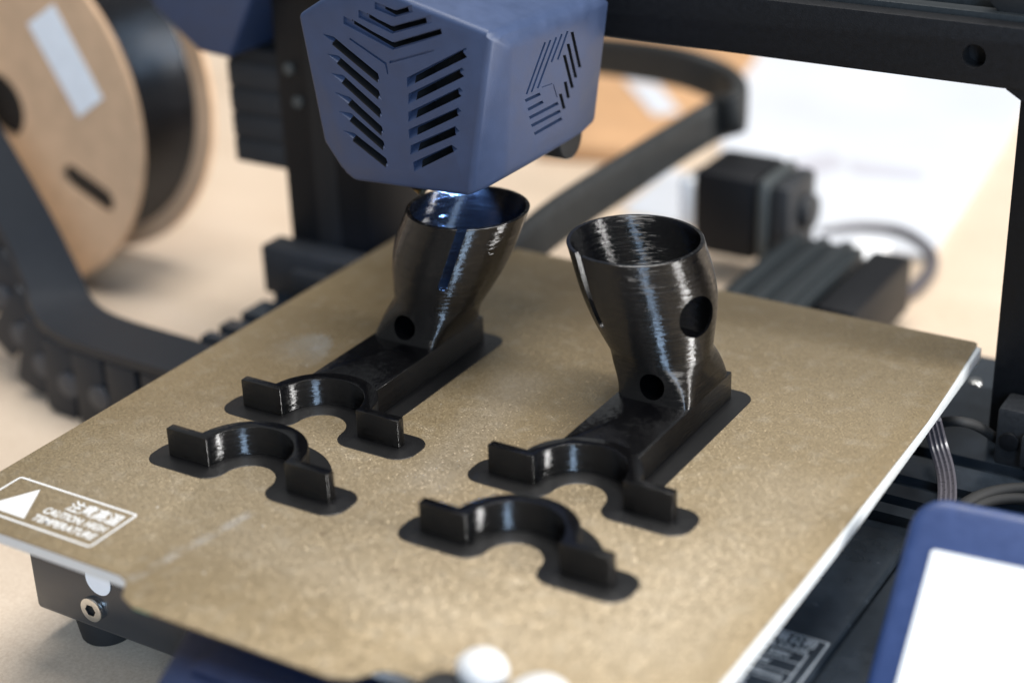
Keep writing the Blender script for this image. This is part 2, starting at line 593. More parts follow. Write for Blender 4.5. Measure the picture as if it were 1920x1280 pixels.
# cross rail carrying the columns: profile with grooves, extruded along X
ys = [(50, -32.5), (50, -28.5), (56, -28.5), (56, -31.5), (61.5, -31.5), (61.5, -28.5), (69, -28.5), (69, -31.5), (75.5, -31.5), (75.5, -28.5), (90, -28.5), (90, -31.8), (97, -31.8), (97, -28.5), (150, -28.5), (150, -32.5)]
v = [(x, y, z) for x in (-172, 172) for y, z in ys]
n = len(ys)
f = [tuple(range(n - 1, -1, -1)), tuple(range(n, 2 * n))] + [(i, (i + 1) % n, n + (i + 1) % n, n + i) for i in range(n)]
link('cross_rail', mesh('cross_rail', v, f), 'black_gloss', printer)

# columns
YC = 112
xl0, xl1 = ony(534, 300, YC)[0], ony(693, 400, YC)[0]
xr0 = ony(1876, 560, YC)[0]
for x0, x1 in ((xl0, xl1), (xr0, xr0 + 42)):
    c = box('gantry_column', x0, x1, YC, YC + 40, -32, 330, 'black', printer, 0.8)
    box('column_groove', x0 + 15, x1 - 15, YC - 0.3, YC + 1, -20, 85, 'dark', c, 0.1)
# clamp blocks at the column feet
for sgn, x0, x1 in ((-1, -178, -131), (1, 131.5, 178)):
    b_ = box('column_clamp', x0, x1, 98, YC - 0.5, -29.5, -8, 'dark_grey', printer, 1.4)
    link('screw', cyl_mesh((sgn * 136.5, 98, -19.5), (0, -1, 0), 3.4, -1, 1.2, 20, bev=0.5), 'black', b_)
    box('clamp_lever', *(sorted((sgn * 141, sgn * 160))), 94, 99, -26, -14.5, 'dark_grey', b_, 1.0)

# horizontal beam
zb0 = ony(1139, 70, 104)[2]
zt0 = ony(1600, 18, 104)[2]
beam = box('gantry_beam', -186, 190, 104, YC - 0.6, zb0, zt0, 'black', printer, 0.8)
box('beam_rail', -186, 190, 112.5, 119, zb0 + 12, zt0 + 1.5, 'rail', beam, 0.6)
box('beam_rail', -186, 190, 126, 133, zb0 + 12, zt0 + 2.0, 'rail', beam, 0.6)
box('beam_slot', -186, 190, 119.2, 125.8, zb0 + 12, zt0 - 1, 'dark', beam, 0.2)
hp = ony(1826, 106, 104)
boolean(beam, [cyl_mesh((hp[0], 104, hp[2]), (0, 1, 0), 3.8, -3, 7, 28)], 'dark')
g = [ony(1886, 160, 105)[:3], ony(1886, 168, 105)[:3], ony(1915, 190, 105)[:3], ony(1945, 190, 105)[:3], ony(1945, 150, 105)[:3]]
v, f = prism_dir(g, np.array((0, 0, 0)), np.array((0, 6.5, 0)))
link('gusset_plate', mesh('gusset', v, f), 'black', printer)
rp = ony(1890, 0, 120)
link('belt_wheel', cyl_mesh((rp[0] + 3, 121, rp[2] + 5), (0, 1, 0), 9, -6, 6, 32, bev=1.2), 'rubber', printer)

# heated bed under the sheet
bed = link('heated_bed', prism_mesh([(-118.5, -125.5), (120.6, -125.5), (120.4, 0), (119.0, 60), (117.0, 125), (-118.5, 125)], -5.6, -0.85, 0.5), 'bed_edge', printer)
box('bed_carriage', -70, 70, -80, 80, -16, -6.2, 'black', printer, 1.0)
for x, y in ((-70, -70), (70, -70), (-70, 70), (70, 70)):
    link('bed_spacer', cyl_mesh((x, y, -20), (0, 0, 1), 5, -11.8, 13.8, 16), 'black', bed)

# central depth rail, its end cap and motor behind the bed
rail = box('depth_rail', -12, 24, 150, 262, -52, -31.8, 'rail', printer, 0.8)
for x in (-5, 6, 17):
    box('rail_rib', x - 2.6, x + 2.6, 183.5, 261, -32, -29.6, 'rail', rail, 0.4)
cap = box('rail_end_cap', 26, 44, 200, 268, -60, -34, 'black', printer, 2.0)
mp_ = onz(1400, 440, -36)
mo = box('bed_motor', mp_[0] - 28, mp_[0] + 3, 264, 300, -50, -10, 'black', printer, 3.0)
box('motor_end_cap', mp_[0] + 3.1, mp_[0] + 9, 264, 300, -50, -10, 'grey_cast', mo, 3.0)
box('motor_flange', mp_[0] + 9.1, mp_[0] + 19, 266, 298, -50, -12, 'dark_grey', mo, 3.0)
link('belt_pulley', cyl_mesh((mp_[0] + 19, 283, -28), (1, 0, 0), 8, 0, 5, 24, bev=0.8), 'dark_grey', mo)
link('motor_connector', box_mesh(mp_[0] - 38, mp_[0] - 28.1, 270, 292, -40, -18, 1.5), 'sticker', mo)

# extruder at the left end of the beam
eb = [ony(250, -60, 102), ony(500, -60, 102), ony(470, 0, 102), ony(430, 112, 102), ony(372, 98, 102), ony(290, 20, 102)]
v, f = prism_dir(eb, np.array((0, 0, 0)), np.array((0, 40, 0)))
ex = link('extruder_cover', bevel_mesh(mesh('extruder', v, f), 2.0, 3, 20), 'blue', printer)
a0, a1 = ony(424, 112, 118), ony(432, 300, 118)
mt = box('extruder_motor', a0[0] + 0.4, xl0 - 0.3, 118.6, 160, a1[2], a0[2] + 6, 'dark', printer, 0.6)
for k in range(4):
    hh = (a0[2] - a1[2]) / 4
    zz = a1[2] + hh * (k + 0.5)
    box('motor_lamination', a0[0], xl0 - 0.3, 118, 160.5, zz - hh * 0.46, zz + hh * 0.46, 'dark_grey', mt, 0.6)
for (px, py) in ((535, 128), (552, 190)):
    p = ony(px, py, YC)
    link('screw', cyl_mesh((p[0] + 2, YC, p[2]), (0, -1, 0), 2.6, -1, 1.2, 16, bev=0.4), 'grey_cast', printer)

# ------------------------------------------------------------------ print head
ZB = 66.0
tip = onz(882, 370, ZB)
YF = tip[1]
XS_B, XS_T = tip[0] + 5.0, tip[0] + 10.5
F = [ony(x, y, YF) for x, y in ((596, 2), (557, 28), (585, 170), (606, 266), (642, 322), (663, 340), (882, 370))]
F6 = ony(922, 63, YF + 3)
S_b, S_t = onx(948, 331, XS_B), onx(957, 89, XS_T)
T7 = ony(763, 0, YF)
T8 = ony(700, -28, YF)
T9 = ony(640, -27, YF)
YB = onx(1121, 200, XS_B + 1)[1]
print('head back', YB)
ym = (S_b[1] + S_t[1]) / 2
back = {}
hull = list(F) + [F6, T7, T8, T9, S_b, S_t]
top_r = np.array((S_t[0] - 4.4, S_t[1], S_t[2] + 4.6))
hull += [top_r, np.array((top_r[0], YB, top_r[2])), np.array((S_t[0] + 0.6, YB, S_t[2] + 0.4))]
back_low = onx(1092, 252, XS_B); hull += [back_low, onx(1117, 228, XS_B + 0.3)]
hull += [np.array((p[0], YB, p[2] + (4 if k > 3 else 0))) for k, p in enumerate(F[:-1])] + [np.array((p[0], YB, p[2])) for p in (T7, T8, T9)]
hull += [np.array((F[5][0], YB - 9, F[5][2] + 0.3))]
bm = bmesh.new()
for p in hull:
    bm.verts.new([float(c) * MM for c in p])
r_ = bmesh.ops.convex_hull(bm, input=bm.verts)
bmesh.ops.delete(bm, geom=[g_ for g_ in r_['geom_interior'] if isinstance(g_, bmesh.types.BMVert)], context='VERTS')
bmesh.ops.dissolve_limit(bm, angle_limit=math.radians(4), verts=bm.verts, edges=bm.edges)
me = bpy.data.meshes.new('head')
bm.to_mesh(me)
bm.free()
bevel_mesh(me, 1.7, 4, 7)
head = link('print_head', me, 'blue', printer)


def za(x, y): return (540 + x * 0.29696, y * 0.29696)


def fpt(x, y):
    q = ony(*za(x, y), YF)
    return np.array((q[0], YF, q[2]))


def strip(a, b_, w):
    """parallelogram of vertical thickness w (enlarged-view pixels) along a line"""
    return [(a[0], a[1] - w / 2), (b_[0], b_[1] - w / 2), (b_[0], b_[1] + w / 2), (a[0], a[1] + w / 2)]


def front_cut(poly, depth, slope=None):
    pts = [fpt(*q) for q in poly]
    if slope is None:
        v_, f_ = prism_dir(pts, np.array((0, -4, 0)), np.array((0, depth, 0)))
    else:
        v_ = [p + np.array((0, -4, 0)) for p in pts] + [p + np.array((0, d, 0)) for p, d in zip(pts, slope)]
        n_ = len(pts)
        f_ = [tuple(range(n_ - 1, -1, -1))] + [(i, (i + 1) % n_, n_ + (i + 1) % n_, n_ + i) for i in range(n_)]
        f_ += [(n_, n_ + 1, n_ + 2), (n_, n_ + 2, n_ + 3)] if n_ == 4 else [tuple(range(n_, 2 * n_))]
    return mesh('cut', v_, f_)


LV = [((285, 232), (568, 465), (218, 214), (582, 522)), ((315, 352), (572, 572), (244, 340), (594, 636)), ((345, 475), (582, 688), (270, 462), (598, 742)),
      ((385, 612), (592, 800), (292, 582), (608, 848)), ((395, 715), (602, 892), (318, 702), (618, 942)), ((415, 840), (620, 1000), (348, 824), (638, 1056))]
RV = [((790, 488), (1080, 328), (1112, 362), (800, 518)), ((800, 590), (1060, 452), (1098, 482), (808, 625)), ((800, 705), (1050, 575), (1085, 605), (808, 738)),
      ((800, 815), (1045, 700), (1072, 725), (815, 845)), ((815, 915), (1030, 815), (1060, 845), (820, 945)), ((830, 1020), (1010, 930), (1048, 950), (845, 1050))]
rec, slots = [], []
for u0, u1, l0, l1 in LV:
    rec.append(front_cut([u0, u1, l1, l0], 0, (3.0, 3.0, 0.05, 0.05)))
    dy = 60
    slots.append(front_cut([(u0[0] + 6, u0[1] + 3), (u1[0] - 2, u1[1] + 3), (u1[0] - 1, u1[1] + dy), (u0[0] - 6, u0[1] + dy - 8)], 10))
for a, b_, c, d in RV:
    rec.append(front_cut([(a[0] - 40, a[1] + 4), (b_[0] + 22, b_[1] - 16), (c[0] + 24, c[1] - 4), (d[0] - 48, d[1] + 34)], 0, (2.4, 2.4, 0.05, 0.05)))
    slots.append(front_cut([a, b_, (c[0], c[1] + 9), (d[0], d[1] + 9)], 12))


def chev(p0, p1, p2, w):
    return [(p0[0], p0[1] - w / 2), (p1[0], p1[1] - w / 2), (p2[0], p2[1] - w / 2), (p2[0] + 8, p2[1] + w / 2), (p1[0], p1[1] + w / 2), (p0[0], p0[1] + w / 2)]


for ch, w in ((((405, 140), (660, 292), (952, 205)), 34), (((500, 100), (655, 190), (858, 135)), 34), (((602, 48), (672, 88), (745, 66)), 30)):
    slots.append(front_cut(chev(*ch, w), 12))
    q = [(ch[0][0] - 55, ch[0][1] - 12), ch[1], (ch[2][0] + 34, ch[2][1] - 10)]
    rec.append(front_cut(chev(*q, w + 16), 1.1))
rec.append(front_cut([(640, 388), (916, 314), (920, 326), (640, 402)], 0.7))
rec.append(front_cut([(392, 240), (622, 398), (634, 470), (626, 470), (612, 408), (386, 250)], 0.7))
boolean(head, rec)
boolean(head, slots, 'dark')

# emblem sunk into the side of the head
sn = np.cross(S_t - S_b, back_low - S_b)
sn = sn / np.linalg.norm(sn)
if sn[0] < 0:
    sn = -sn


def zb(x, y): return (840 + x * 0.2344, y * 0.2344)


def side_cut(a, b_, w, depth, ends=None):
    a, b_ = np.array(a, float), np.array(b_, float)
    t = (b_ - a) / np.linalg.norm(b_ - a)
    nn = np.array((-t[1], t[0])) * w / 2
    poly = [a - nn, b_ - nn, b_ + nn, a + nn]
    pts = [onplane(*zb(*q), S_b, sn) for q in poly]
    v_, f_ = prism_dir(pts, sn * 3, -sn * depth)
    return mesh('cut', v_, f_)


g1 = [((775, 340), (628, 755)), ((817, 322), (668, 738)), ((864, 300), (717, 708)), ((908, 275), (826, 498)), ((953, 250), (876, 478))]
g2 = [((988, 256), (1052, 540)), ((957, 352), (1020, 622)), ((928, 442), (993, 704)), ((936, 655), (962, 785)), ((898, 752), (928, 872))]
g3 = [((617, 808), (738, 752)), ((640, 878), (760, 815)), ((652, 944), (880, 826)), ((668, 1008), (898, 888)), ((692, 1072), (910, 948))]
boolean(head, [side_cut(a, b_, 14, 1.3) for a, b_ in g1] + [side_cut(a, b_, 24, 1.6) for a, b_ in g3] + [side_cut((750, 700), (832, 670), 7, 0.4), side_cut((842, 676), (872, 780), 7, 0.4)])
boolean(head, [side_cut(a, b_, 24, 3.0) for a, b_ in g2], 'dark')

# nozzle and the lamp under the head
NX, NY = -53.0, 38.0
noz = link('nozzle', cyl_mesh((NX, NY, 0), (0, 0, 1), 0.8, 55.6, 58.2, 20, r1=3.2), 'brass', head)
link('nozzle_block', box_mesh(NX - 8, NX + 4.5, NY - 3, NY + 10, 58.3, 66.5, 0.8), 'dark_grey', head)
link('lamp_lens', cyl_mesh((-36, 44, 0), (0, 0, 1), 1.8, 64.6, 68.0, 20), 'led', head)
ld = bpy.data.lights.new('head_lamp', 'SPOT')
ld.energy = 0.6
ld.color = (0.20, 0.42, 1.0)
ld.spot_size = math.radians(86)
ld.spot_blend = 0.5
ld.shadow_soft_size = 0.0018
lo = bpy.data.objects.new('head_lamp', ld)
scene.collection.objects.link(lo)
lo.location = (-0.0360, 0.0440, 0.0640)
lo.rotation_euler = Vector((-0.009, 0.004, -0.020)).to_track_quat('-Z', 'Y').to_euler()
lo.parent = printer
# fan behind the vents
link('carriage_wheel', cyl_mesh((tip[0] - 4, YB - 8, 66), (1, 0, 0), 8, -6, 4, 28, bev=1.0), 'rubber', head)

# ------------------------------------------------------------------ touchscreen
sa = onz(1755, 1040, 0)
SX = sa[0]
sb = onx(1690, 1280, SX)
vdir = sb - sa
vdir /= np.linalg.norm(vdir)
udir = np.array((1.0, 0.12, 0)); udir /= np.linalg.norm(udir)
udir = onplane(1920, 1075, sa, np.cross(udir, vdir)) - sa
udir /= np.linalg.norm(udir)
nrm = np.cross(vdir, udir)
if nrm[2] < 0:
    nrm = -nrm


def scr(u, w, h): return sa + udir * u + vdir * w + nrm * h


def panel(u0, u1, w0, w1, h0, h1, r, bev):
    pts = [(u0 + (u1 - u0) / 2 + a, w0 + (w1 - w0) / 2 + b_) for a, b_ in rrect(u1 - u0, w1 - w0, r, 6)]
    n_ = len(pts)
    v_ = [scr(a, b_, h0) for a, b_ in pts] + [scr(a, b_, h1) for a, b_ in pts]
    f_ = [tuple(range(n_ - 1, -1, -1)), tuple(range(n_, 2 * n_))] + [(i, (i + 1) % n_, n_ + (i + 1) % n_, n_ + i) for i in range(n_)]
    m_ = mesh('panel', v_, f_, 35)
    return bevel_mesh(m_, bev, 3, 45) if bev else m_


hs = link('touchscreen_housing', panel(-9.5, 86, -16, 62, -12, -0.2, 9, 2.5), 'deep_blue', printer)
link('screen_bezel', panel(-1.6, 76, -1.6, 48, -0.25, 0.25, 1.2, 0), 'white', hs)
link('screen', panel(0, 74, 0, 46, 0.3, 0.5, 1.0, 0), 'screen', hs)
ft = scr(40, 50, -14)
link('screen_stand', box_mesh(ft[0] - 26, ft[0] + 26, ft[1] + 8, ft[1] + 30, TZ, ft[2] + 12, 2.0), 'deep_blue', hs)

# blue nose at the front of the base
nose = [(-34, -98), (-30, -120), (-18, -150), (60, -158), (92, -150), (100, -98)]
nz_ = link('front_cover', prism_mesh(nose, -52, -13, 5.0), 'navy', printer)
link('cover_ridge', box_mesh(-12, 80, -140, -104, -13.5, -11, 1.0), 'navy', nz_)
kp = (62, -131, -8)
link('tension_knob', cyl_mesh(kp, (0, -1, 0.25), 12, -8, 10, 28, bev=2.0), 'dark_grey', nz_)

# cables of the printer
path = catmull([onz(1748, 790, -6), onz(1758, 830, -16), onz(1772, 880, -22), onz(1776, 925, -24), onz(1770, 985, -28)], 8)
rib = sweep_mesh(path, [(-3.0, 0.5), (-2.2, 1.0), (-1.5, 0.5), (-0.75, 1.0), (0, 0.5), (0.75, 1.0), (1.5, 0.5), (2.2, 1.0), (3.0, 0.5), (3.0, -0.6), (-3.0, -0.6)], (0.3, -0.8, 0.6))
link('ribbon_cable', rib, 'cable', printer)
path = catmull([onz(1742, 812, -22), onz(1765, 793, -16), onz(1800, 790, -12), onz(1835, 800, -16), onz(1880, 830, -26)], 8)
link('arched_cable', sweep_mesh(path, circ(1.7, 12), (0, 0, 1)), 'rubber', printer)
cc = onz(1915, 960, -20)
for k, (r, dz) in enumerate(((19, 0), (22, 4))):
    loop = [np.array((cc[0] + 2 * k + r * math.cos(a), cc[1] + r * math.sin(a), -28 + dz + 2 * math.sin(a + k))) for a in np.linspace(0, 2 * math.pi * 0.97, 40)]
    link('cable_coil', sweep_mesh(loop, circ(1.9, 10), (0, 0, 1)), 'rubber', printer)
# thick sleeve looping behind the bed
bp = [np.array((-75, 120, -8.0)), np.array((-75, 160, -3.0)), np.array((-73, 215, -1.0)), np.array((-71, 265, 0.0)), onz(1340, 225, 4), onz(1385, 205, 10),
      ony(1370, 165, 338), ony(1290, 130, 345), ony(1190, 112, 352), ony(1080, 100, 360), ony(980, 90, 368)]
link('cable_sleeve', sweep_mesh(catmull(bp, 8), rrect(8, 20, 3, 3), (0, 0, 1)), 'cable_dark', printer)

# rating label on the base panel
LZ = -31.9
lr, lt = onz(1556, 1206, -32), onz(1455, 1186, -32)
lab = []
xr_, yt_ = lr[0], lr[1]
wdt = 60
lw = 0.45


def bar_rect(x0, x1, y0, y1):
    return [(x0, y0, LZ), (x1, y0, LZ), (x1, y1, LZ), (x0, y1, LZ)]


def quads(name, rects, mat, parent):
    v_, f_ = [], []
    for r in rects:
        f_.append(tuple(range(len(v_), len(v_) + 4)))
        v_ += r
    return link(name, mesh(name, v_, f_), mat, parent)


yb_ = yt_ - 44
fr_ = [bar_rect(xr_ - wdt, xr_, yt_ - lw, yt_), bar_rect(xr_ - lw, xr_, yb_, yt_ - lw), bar_rect(xr_ - wdt, xr_ - 3.2, yt_ - 8.4, yt_ - 8.0), bar_rect(xr_ - 3.6, xr_ - 3.2, yb_, yt_ - 8.4)]
for k in (13.2, 18.4, 23.6):
    fr_.append(bar_rect(xr_ - wdt, xr_ - 3.6, yt_ - k - 0.35, yt_ - k))
quads('label_frame', fr_, 'label_grey', base)
text('label_text', '\u79d1\u6280\u6709\u9650\u516c\u53f8', 4.3, (xr_ - 2.6, yt_ - 4.6, LZ), base, 'label_grey', 'RIGHT', bold=0.06)
text('label_text', 'Technology Co.,Ltd', 2.9, (xr_ - 4.0, yt_ - 7.3, LZ), base, 'label_grey', 'RIGHT', bold=0.05)
text('label_text', '110V / 220V', 3.1, (xr_ - 7.5, yt_ - 12.0, LZ), base, 'label_grey', 'RIGHT', bold=0.06)
text('label_text', '320W', 3.1, (xr_ - 11.5, yt_ - 17.2, LZ), base, 'label_grey', 'RIGHT', bold=0.06)
text('label_text', '245*245*260(mm)', 3.1, (xr_ - 5.5, yt_ - 22.4, LZ), base, 'label_grey', 'RIGHT', bold=0.06)
text('label_text', 'RoHS', 6.2, (xr_ - 13.5, yt_ - 29.6, LZ), base, 'label_grey', 'RIGHT', bold=0.12)

# ------------------------------------------------------------------ gold build sheet
q1, q2 = onz(1741, 786, 0), onz(1835, 642, 0)
out = [(-120, -126.8), (-47, -126.8), (-43, -128.2), (-38.5, -134.5), (-33, -136.8), (33, -136.8), (38.5, -134.5), (43, -128.2), (47, -126.8), (119, -126.8), (120, -125.8),
       (120, -40), (119.6, 10), (q1[0], q1[1]), ((q1[0] + q2[0]) / 2 + 0.2, (q1[1] + q2[1]) / 2), (q2[0], q2[1] - 1.2), (q2[0] - 1.2, 126.4), (-118.8, 126.8), (-120, 125.6)]
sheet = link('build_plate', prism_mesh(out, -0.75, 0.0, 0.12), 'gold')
tag(sheet, 'textured gold coloured build plate with a white printed caution box', 'build plate')
link('tab_edge', prism_mesh([(-38.2, -134.2), (-33, -136.4), (-27, -136.4), (-27, -135), (-36.5, -133)], -1.3, -0.78), 'green', sheet)
PZ = 0.06
c0, c1, c2 = onz(40, 892, 0), onz(258, 965, 0), onz(170, 1027, 0)
bx1, by1, by0 = (c1[0] + c2[0]) / 2, (c0[1] + c1[1]) / 2, c2[1]
bx0 = c0[0]
print('caution box', bx0, bx1, by0, by1)


def outline(x0, x1, y0, y1, r, w, z, name, mat, parent):
    o_ = [((x0 + x1) / 2 + a, (y0 + y1) / 2 + b_) for a, b_ in rrect(x1 - x0, y1 - y0, r, 4)]
    i_ = [((x0 + x1) / 2 + a, (y0 + y1) / 2 + b_) for a, b_ in rrect(x1 - x0 - 2 * w, y1 - y0 - 2 * w, max(0.1, r - w), 4)]
    n_ = len(o_)
    v_ = [(a, b_, z) for a, b_ in o_] + [(a, b_, z) for a, b_ in i_]
    return link(name, mesh(name, v_, [(k, (k + 1) % n_, n_ + (k + 1) % n_, n_ + k) for k in range(n_)]), mat, parent)


outline(bx0, bx1, by0, by1, 1.2, 0.75, PZ, 'caution_frame', 'white', sheet)
W_, H_ = bx1 - bx0, by1 - by0
tx, ty, ts = bx0 + 0.235 * W_, by0 + 0.13 * H_, 0.72 * H_
link('caution_triangle', mesh('tri', [(tx - ts * 0.55, ty, PZ), (tx + ts * 0.55, ty, PZ), (tx, ty + ts, PZ)], [(0, 1, 2)]), 'white', sheet)
text('caution_text', '\u6ce8\u610f\u9ad8\u6e29', 0.30 * H_, (bx0 + 0.54 * W_, by0 + 0.62 * H_, PZ), sheet, 'white', bold=0.12, xs=0.82)
text('caution_text', 'CAUTION: HIGH', 0.21 * H_, (bx0 + 0.44 * W_, by0 + 0.385 * H_, PZ), sheet, 'white', bold=0.12, xs=0.76)
text('caution_text', 'TEMPERATURE', 0.21 * H_, (bx0 + 0.44 * W_, by0 + 0.165 * H_, PZ), sheet, 'white', bold=0.12, xs=0.86)

# ------------------------------------------------------------------ printed pieces
HT = 10.0
RI, RO, FL, FT = 15.0, 19.4, 31.0, 3.3
BRIM = 6.4


def clamp_outline():
    pts = [(-FL, 0), (-FL, FT)]
    a0 = math.acos(math.sqrt(RO ** 2 - FT ** 2) / RO)
    for k in range(49):
        a = math.pi - a0 - (math.pi - 2 * a0) * k / 48
        pts.append((RO * math.cos(a), RO * math.sin(a)))
    pts += [(FL, FT), (FL, 0), (RI, 0)]
    for k in range(1, 49):
        a = math.pi * k / 48
        pts.append((RI * math.cos(a), RI * math.sin(a)))
    return pts[::-1]


def sd_box(X, Y, x0, x1, y0, y1):
    dx = np.maximum(np.maximum(x0 - X, X - x1), 0)
    dy = np.maximum(np.maximum(y0 - Y, Y - y1), 0)
    return np.hypot(dx, dy)


def contour(D, xs, ys, lev):
    """marching squares, returns the closed loops of the level line"""
    segs = {}
    nx, ny = len(xs), len(ys)

    def interp(i0, j0, i1, j1):
        a, b_ = D[j0, i0] - lev, D[j1, i1] - lev
        t = a / (a - b_)
        return (xs[i0] + (xs[i1] - xs[i0]) * t, ys[j0] + (ys[j1] - ys[j0]) * t)
    pts = {}
    adj = {}

    def key(i0, j0, i1, j1):
        k = (min(i0, i1), min(j0, j1), 'h' if j0 == j1 else 'v')
        if k not in pts:
            pts[k] = interp(i0, j0, i1, j1)
        return k
    I = D < lev
    for j in range(ny - 1):
        for i in range(nx - 1):
            c = (I[j, i], I[j, i + 1], I[j + 1, i + 1], I[j + 1, i])
            if all(c) or not any(c):
                continue
            e = []
            if c[0] != c[1]: e.append(key(i, j, i + 1, j))
            if c[1] != c[2]: e.append(key(i + 1, j, i + 1, j + 1))
            if c[2] != c[3]: e.append(key(i, j + 1, i + 1, j + 1))
            if c[3] != c[0]: e.append(key(i, j, i, j + 1))
            for a, b_ in zip(e[::2], e[1::2]):
                adj.setdefault(a, []).append(b_)
                adj.setdefault(b_, []).append(a)
    loops, seen = [], set()
    for s in adj:
        if s in seen:
            continue
        lp, cur, prev = [], s, None
        while cur not in seen:
            seen.add(cur)
            lp.append(pts[cur])
            nxt = [q for q in adj[cur] if q != prev and q not in seen]
            if not nxt:
                break
            prev, cur = cur, nxt[0]
        loops.append(lp)
    return sorted(loops, key=len, reverse=True)


def footprint(with_bar):
    xs = np.arange(-42, 42.01, 0.8)
    ys = np.arange(-10, 90.01 if with_bar else 32, 0.8)
    X, Y = np.meshgrid(xs, ys)
    r = np.hypot(X, Y)
    ann = np.where(Y >= 0, np.maximum(np.abs(r - (RI + RO) / 2) - (RO - RI) / 2, 0), np.minimum(sd_box(X, Y, RI, RO, 0, 0.01), sd_box(X, Y, -RO, -RI, 0, 0.01)))
    D = np.minimum(ann, np.minimum(sd_box(X, Y, -FL, -RI, 0, FT), sd_box(X, Y, RI, FL, 0, FT)))
    if with_bar:
        D = np.minimum(D, sd_box(X, Y, -13, 13, 16, 79))
    gy, gx = np.gradient(D, 0.8)
    out_ = []
    for k in range(8):
        lv = BRIM - 0.8 * k
        lp = contour(D, xs, ys, lv)[0]
        lp = [lp[i] for i in range(0, len(lp), 2)]
        top_ = []
        for p in lp:
            i_, j_ = int(round((p[0] - xs[0]) / 0.8)), int(round((p[1] - ys[0]) / 0.8))
            i_, j_ = min(max(i_, 1), len(xs) - 2), min(max(j_, 1), len(ys) - 2)
            g_ = np.array((gx[j_, i_], gy[j_, i_]))
            g_ /= np.linalg.norm(g_) + 1e-6
            top_.append((p[0] - g_[0] * 0.38, p[1] - g_[1] * 0.38))
        out_.append((lp, top_))
    return out_


def place(pts, x0, y0): return [(p[0] + x0, p[1] + y0) for p in pts]


FP_RING, FP_ARM = footprint(False), footprint(True)


def brim(parent, fp, x0, y0):
    v_, f_ = [], []
    for k, (lo_, hi_) in enumerate(fp):
        n_, b0 = len(lo_), len(v_)
        zl, zh = (0.04 if k == 0 else 0.14 + 0.05 * (k - 1)), 0.16 + 0.05 * k
        v_ += [(p[0] + x0, p[1] + y0, zl) for p in lo_] + [(p[0] + x0, p[1] + y0, zh) for p in hi_]
        f_.append(tuple(range(b0 + n_, b0 + 2 * n_)))
        f_ += [(b0 + i, b0 + (i + 1) % n_, b0 + n_ + (i + 1) % n_, b0 + n_ + i) for i in range(n_)]
    me_ = bpy.data.meshes.new('brim')
    me_.from_pydata([tuple(float(c) * MM for c in v) for v in v_], [], f_)
    bm_ = bmesh.new()
    bm_.from_mesh(me_)
    for fc in bm_.faces:
        fc.normal_update()
        if fc.normal.z < 0:
            fc.normal_flip()
    bm_.to_mesh(me_)
    bm_.free()
    return link('brim', me_, 'brim', parent)


def clamp(parent, x0, y0, name='clamp_jaw'):
    return link(name, prism_mesh(place(clamp_outline(), x0, y0), 0.3, HT, 0.25), 'printed', parent)


ZL = np.array([10, 15, 20, 25, 30, 35, 40, 45, 50, 55.])
OFF = np.array([1.2, 2.6, 4.4, 6, 7.5, 8.9, 10.4, 12.1, 14, 16])
RAD = np.array([13.4, 14.2, 15.4, 17, 18.7, 20.1, 20.9, 21.2, 21.3, 21.2])


def smooth_interp(z, A):
    c = np.polyfit(ZL, A, 5)
    return float(np.polyval(c, z))


def cup_ring(z, side, x0, scale, inset, nseg=96):
    k = (z - 10) / 45
    cy = 32.2 + 4.3 * k
    cx = x0 - side * smooth_interp(z, OFF)
    r = smooth_interp(z, RAD) * scale - inset
    s = max(0.0, min(1.0, (22 - z) / 12)) ** 1.5
    ex = 2 + 7 * s
    pts = []
    for i in range(nseg):
        a = 2 * math.pi * i / nseg
        c, sn_ = math.cos(a), math.sin(a)
        px = abs(c) ** (2 / ex) * math.copysign(1, c)
        py = abs(sn_) ** (2 / ex) * math.copysign(1, sn_)
        rx = r + (12.9 - inset - r) * s
        ry = r + (15.8 - inset - r) * s
        pts.append((cx * (1 - s) + x0 * s + (0) + rx * px, cy + ry * py, z))
    return pts


